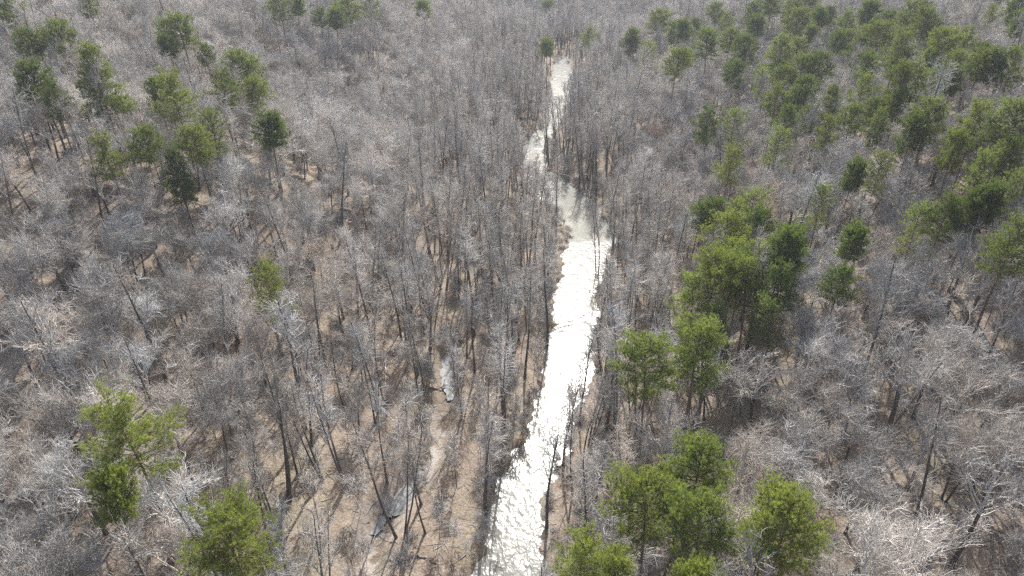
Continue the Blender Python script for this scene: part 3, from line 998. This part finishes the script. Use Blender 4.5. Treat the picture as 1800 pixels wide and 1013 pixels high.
rng = np.random.default_rng(5)
for cell, inside in ((6.1, False), (5.0, True)):
    pts, rng = scatter(cell, 0.44, 5 + inside, 760)
    X, Y = pts[:, 0], pts[:, 1]
    U = X - axis_x(Y)
    gap = stream_gap(X, Y)
    dd = seg_dist(X, Y, DITCH)
    dx_ = np.interp(Y, DITCH[::-1, 1], DITCH[::-1, 0])
    valley = (U > -36) & (U < 17)
    for x, y, u_, g, d, v, dxx in zip(X, Y, U, gap, dd, valley, dx_):
        if v != inside or g < 0.6 or d < 2.2 or (g < 3.0 and rng.random() < (0.6 if x < bank_l(y) else 0.2)) or (y > 215 and g < 6 and rng.random() < 0.6):
            continue
        pr = (0.74 if y < 180 else 0.9) if v else 0.97
        if v and y < 98 and (d < 7 or dxx < x < bank_l(y) - 2.5):
            pr = 0.3
        if v and y < 98 and d < 3.6:
            pr = 0.1
        if rng.random() > pr:
            continue
        dp = np.hypot(pine_arr[:, 0] - x, pine_arr[:, 1] - y)
        if (dp < 2.6).any() or (dp < 0.5 * pine_arr[:, 2]).any():
            continue
        if (np.hypot(hand_xy[:, 0] - x, hand_xy[:, 1] - y) < 3.2).any():
            continue
        edge = min(abs(u_ + 36), abs(u_ - 17))
        narrow = v if edge > 7 else rng.random() < (0.75 if v else 0.35)
        k = int(rng.choice([5, 6, 7, 8, 9], p=[.26, .26, .16, .08, .24])) if narrow else int(rng.choice([0, 1, 2, 3, 4, 5], p=[.22, .20, .18, .13, .17, .10]))
        s = float(rng.uniform(0.76, 1.12))
        if k < 5 and rng.random() < 0.02:
            k = 10 + int(rng.integers(2)); s *= 0.85
        tone = rng.uniform(0.74, 1.12)
        w = rng.normal(0, 0.03)
        cand.append(dict(x=float(x), y=float(y), k=k, s=s, tint=(tone * (1 + w), tone, tone * (1 - w)), hand=False))
for c in cand:
    c['z'] = tz(c['x'], c['y'])
    c['vis'], c['px'], c['py'], c['dep'] = in_view(c['x'], c['y'], c['z'], 17 * c['s'], 60)
    # centre-in-frame ones can be told apart; the rest only back them up
    c['in'] = -20 < c['px'] < 1820 and -20 < c['py'] < 1040 and c['vis']
N_BARE = 298
hand = [c for c in cand if c['hand']]
rest = sorted([c for c in cand if not c['hand'] and c['in']], key=lambda c: c['dep'] / c['s'])
single = hand + rest[:N_BARE - len(hand)]
chosen = {id(c) for c in single}
for c in single:
    m_tr, m_cr = BARE[c['k']]
    o = tree_root("bare_tree", "bare tree", "leafless broadleaf trees", (c['x'], c['y'], c['z']), float(rng.uniform(0, 6.28)),
                  (c['s'] * rng.uniform(0.92, 1.08), c['s'] * rng.uniform(0.92, 1.08), c['s']))
    o.rotation_euler[0] = float(rng.normal(0, 0.03)); o.rotation_euler[1] = float(rng.normal(0, 0.03))
    t = link("trunk", m_tr, o)
    cr = link("crown", m_cr, o)
    t.color = (*c['tint'], 1); cr.color = (*c['tint'], 1)
    if c.get('label'):
        o["label"] = c['label']
        if c['lm']:
            LANDMARKS.append((c['px'], c['py'], c['lm']))
    else:
        br_ = sum(c['tint']) / 3
        shade = "pale" if br_ > 1.04 else ("dusky" if br_ < 0.9 else "grey")
        PENDING.append((o, c['px'], c['py'], shade + " " + BARE_LOOK[c['k']], "bare tree"))


# the countless rest of the woods: one object each, instanced
def instancer(name, meshes, rows, label, cat):
    coll = bpy.data.collections.new(name + "_sources")
    for i, m in enumerate(meshes):
        src = bpy.data.objects.new("%s_source_%02d" % (name, i), m)
        coll.objects.link(src)
    A = np.array([(c['x'], c['y'], c['z']) for c in rows], np.float32)
    me = bpy.data.meshes.new(name)
    me.vertices.add(len(A))
    me.vertices.foreach_set("co", A.ravel())
    for an, ty, vals in (("variant", 'INT', [c['k'] for c in rows]), ("size", 'FLOAT', [c['s'] for c in rows]), ("turn", 'FLOAT', [c['r'] for c in rows])):
        at_ = me.attributes.new(an, ty, 'POINT')
        at_.data.foreach_set("value", np.array(vals, np.int32 if ty == 'INT' else np.float32))
    o = link(name, me)
    o["kind"] = "stuff"
    o["label"] = label
    o["category"] = cat
    ng = bpy.data.node_groups.new(name + "_nodes", 'GeometryNodeTree')
    ng.interface.new_socket("Geometry", in_out='INPUT', socket_type='NodeSocketGeometry')
    ng.interface.new_socket("Geometry", in_out='OUTPUT', socket_type='NodeSocketGeometry')
    gi = ng.nodes.new("NodeGroupInput"); go = ng.nodes.new("NodeGroupOutput")
    ip = ng.nodes.new("GeometryNodeInstanceOnPoints")
    ci = ng.nodes.new("GeometryNodeCollectionInfo")
    ci.inputs["Collection"].default_value = coll
    ci.inputs["Separate Children"].default_value = True
    ci.inputs["Reset Children"].default_value = True

    def attr(nm, ty):
        a = ng.nodes.new("GeometryNodeInputNamedAttribute")
        a.data_type = ty
        a.inputs["Name"].default_value = nm
        return a.outputs["Attribute"]
    cx = ng.nodes.new("ShaderNodeCombineXYZ")
    ng.links.new(attr("turn", 'FLOAT'), cx.inputs[2])
    L = ng.links.new
    L(gi.outputs[0], ip.inputs["Points"])
    L(ci.outputs[0], ip.inputs["Instance"])
    ip.inputs["Pick Instance"].default_value = True
    L(attr("variant", 'INT'), ip.inputs["Instance Index"])
    L(cx.outputs[0], ip.inputs["Rotation"])
    L(attr("size", 'FLOAT'), ip.inputs["Scale"])
    L(ip.outputs[0], go.inputs[0])
    md = o.modifiers.new("scatter", 'NODES')
    md.node_group = ng
    return o


far = [c for c in cand if c['vis'] and id(c) not in chosen]
for c in far:
    c['r'] = float(rng.uniform(0, 6.28))
    if c['k'] > 9:
        c['k'] = 2
instancer("far_woods", BARE_JOIN, far, "mass of grey leafless trees covering the slopes up the valley", "woods")

# understory saplings
pts, rng2 = scatter(4.0, 0.48, 9, 330)
sap = []
X, Y = pts[:, 0], pts[:, 1]
gapS = stream_gap(X, Y); ddS = seg_dist(X, Y, DITCH); US = X - axis_x(Y); ZS = terrain(X, Y)
edge_pts = []
for y in np.arange(50, 330, 2.0):
    for sgn in (-1, 1):
        if rng2.random() < 0.75:
            e = (bank_l(y) if sgn < 0 else bank_r(y)) + sgn * rng2.uniform(0.3, 1.8)
            edge_pts.append((float(e), float(y + rng2.uniform(-1, 1))))
for x, y in edge_pts:
    c = dict(x=x, y=y, z=tz(x, y), k=int(rng2.choice([0, 1, 3], p=[.2, .3, .5])), s=float(rng2.uniform(0.3, 0.65)), r=float(rng2.uniform(0, 6.28)))
    c['vis'], c['px'], c['py'], c['dep'] = in_view(c['x'], c['y'], c['z'], 6, 60)
    if c['vis']:
        sap.append(c)
for x, y, g, d, u_, z in zip(X, Y, gapS, ddS, US, ZS):
    if g < 0.4 or rng2.random() > (0.62 if -40 < u_ < 22 else 0.5):
        continue
    if y < 75 and d < 9 and rng2.random() < 0.6:
        continue
    k = int(rng2.choice([0, 1, 2, 3], p=[.3, .22, .22, .26]))
    c = dict(x=float(x), y=float(y), z=float(z), k=k, s=float(rng2.uniform(0.7, 1.25)), r=float(rng2.uniform(0, 6.28)))
    c['vis'], c['px'], c['py'], c['dep'] = in_view(c['x'], c['y'], c['z'], 6, 60)
    if c['vis']:
        sap.append(c)
SAP_LOOK = ["thin upright", "twin-stemmed", "leaning", "bushy low"]
near = sorted([c for c in sap if 0 < c['px'] < 1800 and 0 < c['py'] < 1013], key=lambda c: c['dep'])[:150]
nid = {id(c) for c in near}
for c in near:
    o = tree_root("sapling", "sapling", "saplings in the understory", (c['x'], c['y'], c['z']), c['r'], (c['s'],) * 3)
    link("stem", SAP[c['k']][0], o)
    link("twigs", SAP[c['k']][1], o)
    PENDING.append((o, c['px'], c['py'], SAP_LOOK[c['k']], "sapling"))
instancer("undergrowth", SAP_JOIN, [c for c in sap if id(c) not in nid], "thicket of bare saplings and brush under the grey trees", "undergrowth")


# ------------------------------------------------------------------ fallen logs and driftwood
def log_obj(name, cat, label, pts3, r0, r1, mat, seed, twigs=4, group=None, lm=None, lift=0.1):
    rng = np.random.default_rng(seed)
    P = np.array(pts3)
    n = 9
    t = np.linspace(0, len(P) - 1, n)
    Q = np.stack([np.interp(t, range(len(P)), P[:, i]) for i in range(3)], 1) + rng.normal(0, 0.06, (n, 3))
    o_ = Q[0].copy()
    tb = Tubes()
    tb.add(Q - o_, np.linspace(r0, r1, n), 8)
    for i in range(twigs):
        j = int(rng.integers(2, n - 1))
        d = unit(unit(Q[j] - Q[j - 1]) + rng.normal(0, 0.6, 3) + np.array([0, 0, 0.35]))
        pp, rr = path(rng, Q[j] - o_, d, rng.uniform(0.8, 2.6), 5, 0.2, 0.02, r1 * 0.8, 0.015)
        tb.add(pp, rr, 5)
    V, Fs = tb.geometry()
    o = link(name, mesh_from(name, V, Fs, [mat]))
    o.location = o_
    o["label"] = label; o["category"] = cat
    if group:
        o["group"] = group
    if lm:
        LANDMARKS.append((lm[0], lm[1], lm[2]))
    return o


def gp(px, py, h):
    p = ground_pt(px, py, 0)
    return (p[0], p[1], p[2] + h)


def wp(px, py, h):
    p = plane_pt(px, py, WATER_Z)
    return (p[0], p[1], WATER_Z + h)


log_obj("fallen_log", "fallen log", "bleached curved log lying on bare litter beside the wet hollow", [gp(771, 842, .2), gp(773, 862, .25), gp(774, 885, .2), gp(777, 893, .2)], .16, .09, M_PALELOG, 61, 3, None, (773, 865, "the bleached curved log"))
log_obj("fallen_log", "fallen log", "thin dark log bridging the white water", [wp(955, 578, .7), wp(985, 572, .5), wp(1016, 566, .6), wp(1040, 556, 1.2)], .09, .05, M_LOG, 62, 3, None, (1000, 572, "the log across the stream"))
log_obj("fallen_log", "fallen log", "second thin log lying below the one bridging the white water", [wp(958, 590, .6), wp(990, 578, .4), wp(1012, 572, .4)], .08, .05, M_LOG, 63, 2)
log_obj("fallen_log", "fallen log", "dark broken log angled at the foot of the side pool", [gp(756, 684, .3), gp(770, 687, .5), gp(783, 683, .8)], .15, .11, M_LOG, 64, 2, None, (772, 690, "the broken side-pool log"))
log_obj("fallen_log", "fallen log", "dark stub of log lying on the litter near the lower edge", [gp(735, 980, .3), gp(750, 986, .35), gp(766, 994, .3)], .18, .13, M_LOG, 65, 2)
log_obj("fallen_log", "fallen log", "dark slanted snag propped in the valley woods beyond the red stump", [gp(688, 566, .3), gp(695, 560, 1.2), gp(703, 552, 2.4)], .16, .10, M_LOG, 66, 1)
log_obj("fallen_log", "fallen log", "long grey log under the trees on the orange litter", [gp(1540, 560, .3), gp(1560, 575, .3), gp(1580, 592, .3)], .2, .12, M_LOG, 67, 4)
log_obj("fallen_log", "fallen log", "dark fallen trunk lying across the bare slope by the frame edge", [gp(5, 478, .4), gp(25, 470, .6), gp(45, 463, .8)], .22, .12, M_LOG, 68, 4)
log_obj("fallen_log", "fallen log", "pale thin pole fallen through the valley floor trees", [gp(678, 630, .3), gp(678, 655, .3), gp(677, 682, .3)], .09, .06, M_PALELOG, 69, 1)


def brush_pile(label, px, py, seed, n, size, mat, lm=None):
    rng = np.random.default_rng(seed)
    p = ground_pt(px, py, 0)
    tb = Tubes()
    for i in range(n):
        a = rng.uniform(0, 6.283)
        c = np.array([rng.normal(0, size * 0.45), rng.normal(0, size * 0.3), rng.uniform(0.0, 0.5)])
        d = unit(np.array([math.cos(a), math.sin(a), rng.normal(0, 0.25)]))
        pp, rr = path(rng, c - d * size * 0.5, d, size * rng.uniform(0.6, 1.3), 5, 0.12, 0.02, rng.uniform(0.04, 0.11), 0.02)
        tb.add(pp, rr, 5)
    V, Fs = tb.geometry()
    o = link("driftwood_pile", mesh_from("driftwood_pile", V, Fs, [mat]))
    o.location = p
    o["label"] = label; o["category"] = "driftwood pile"
    if lm:
        LANDMARKS.append((px, py, lm))


brush_pile("dark driftwood jammed in the head of the ditch", 884, 518, 71, 40, 2.8, M_LOG, "the dark driftwood jam")
brush_pile("dark brush lodged along the ditch above the side pool", 800, 603, 72, 26, 2.2, M_LOG, "the brush above the side pool")
brush_pile("reddish root tangle of an uprooted tree on the valley floor", 688, 622, 73, 22, 1.5, M_PBARK, "the reddish root tangle")
brush_pile("tangle of grey sticks at the wet hollow's edge", 770, 885, 74, 16, 1.6, M_LOG)
LANDMARKS += [(787, 655, "the narrow side pool"), (690, 890, "the braided wet hollow"), (985, 130, "the stream's far reach"),
              (940, 290, "the stream's S-bend"), (905, 840, "the stream's near reach"), (1025, 385, "the muddy calm pool")]
name_by_landmarks()
print("TREES", len(single), "far", len(far), "saplings", len(sap), "pines", len(PINE_LIST), "faces", [len(m[1].polygons) for m in BARE], [len(m[1].polygons) for m in PINES])


# ------------------------------------------------------------------ litter of fallen sticks on the forest floor
rs = np.random.default_rng(81)
tb = Tubes()
cnt = 0
while cnt < 6000:
    y = 45 + 190 * rs.random() ** 1.3
    x = rs.uniform(-1, 1) * (y * 0.8 + 25)
    if float(stream_gap(np.array([x]), np.array([y]))[0]) < 1.0:
        continue
    a = rs.uniform(0, 6.283)
    p = np.array([x, y, tz(x, y) + 0.06])
    ln = rs.uniform(0.8, 3.4)
    pp, rr = path(rs, p, np.array([math.cos(a), math.sin(a), 0.02]), ln, 5, 0.12, 0.0, rs.uniform(0.025, 0.07), 0.015)
    pp[:, 2] = terrain(pp[:, 0], pp[:, 1]) + rs.uniform(0.03, 0.3)
    tb.add(pp, rr, 3)
    cnt += 1
V, Fs = tb.geometry()
st = link("fallen_sticks", mesh_from("fallen_sticks", V, Fs, [M_TWIG]))
st["kind"] = "stuff"
st["label"] = "grey fallen sticks strewn over the brown leaf litter"
st["category"] = "sticks"

# ------------------------------------------------------------------ air
import bmesh
bm = bmesh.new()
bmesh.ops.create_cube(bm, size=1.0)
zlo, zhi = -14.0, 168.0
for v in bm.verts:
    v.co = Vector((v.co.x * 3800, 1500 + v.co.y * 3500, zlo if v.co.z < 0 else zhi))
hm = bpy.data.meshes.new("haze")
bm.to_mesh(hm); bm.free()
mh, nt, out = new_mat("valley_air")
pv = nt.nodes.new("ShaderNodeVolumePrincipled")
pv.inputs["Color"].default_value = (0.82, 0.90, 1.0, 1)
pv.inputs["Density"].default_value = 0.00020
pv.inputs["Anisotropy"].default_value = 0.3
nt.links.new(pv.outputs[0], out.inputs["Volume"])
hm.materials.append(mh)
hz = link("haze", hm)
hz["kind"] = "stuff"
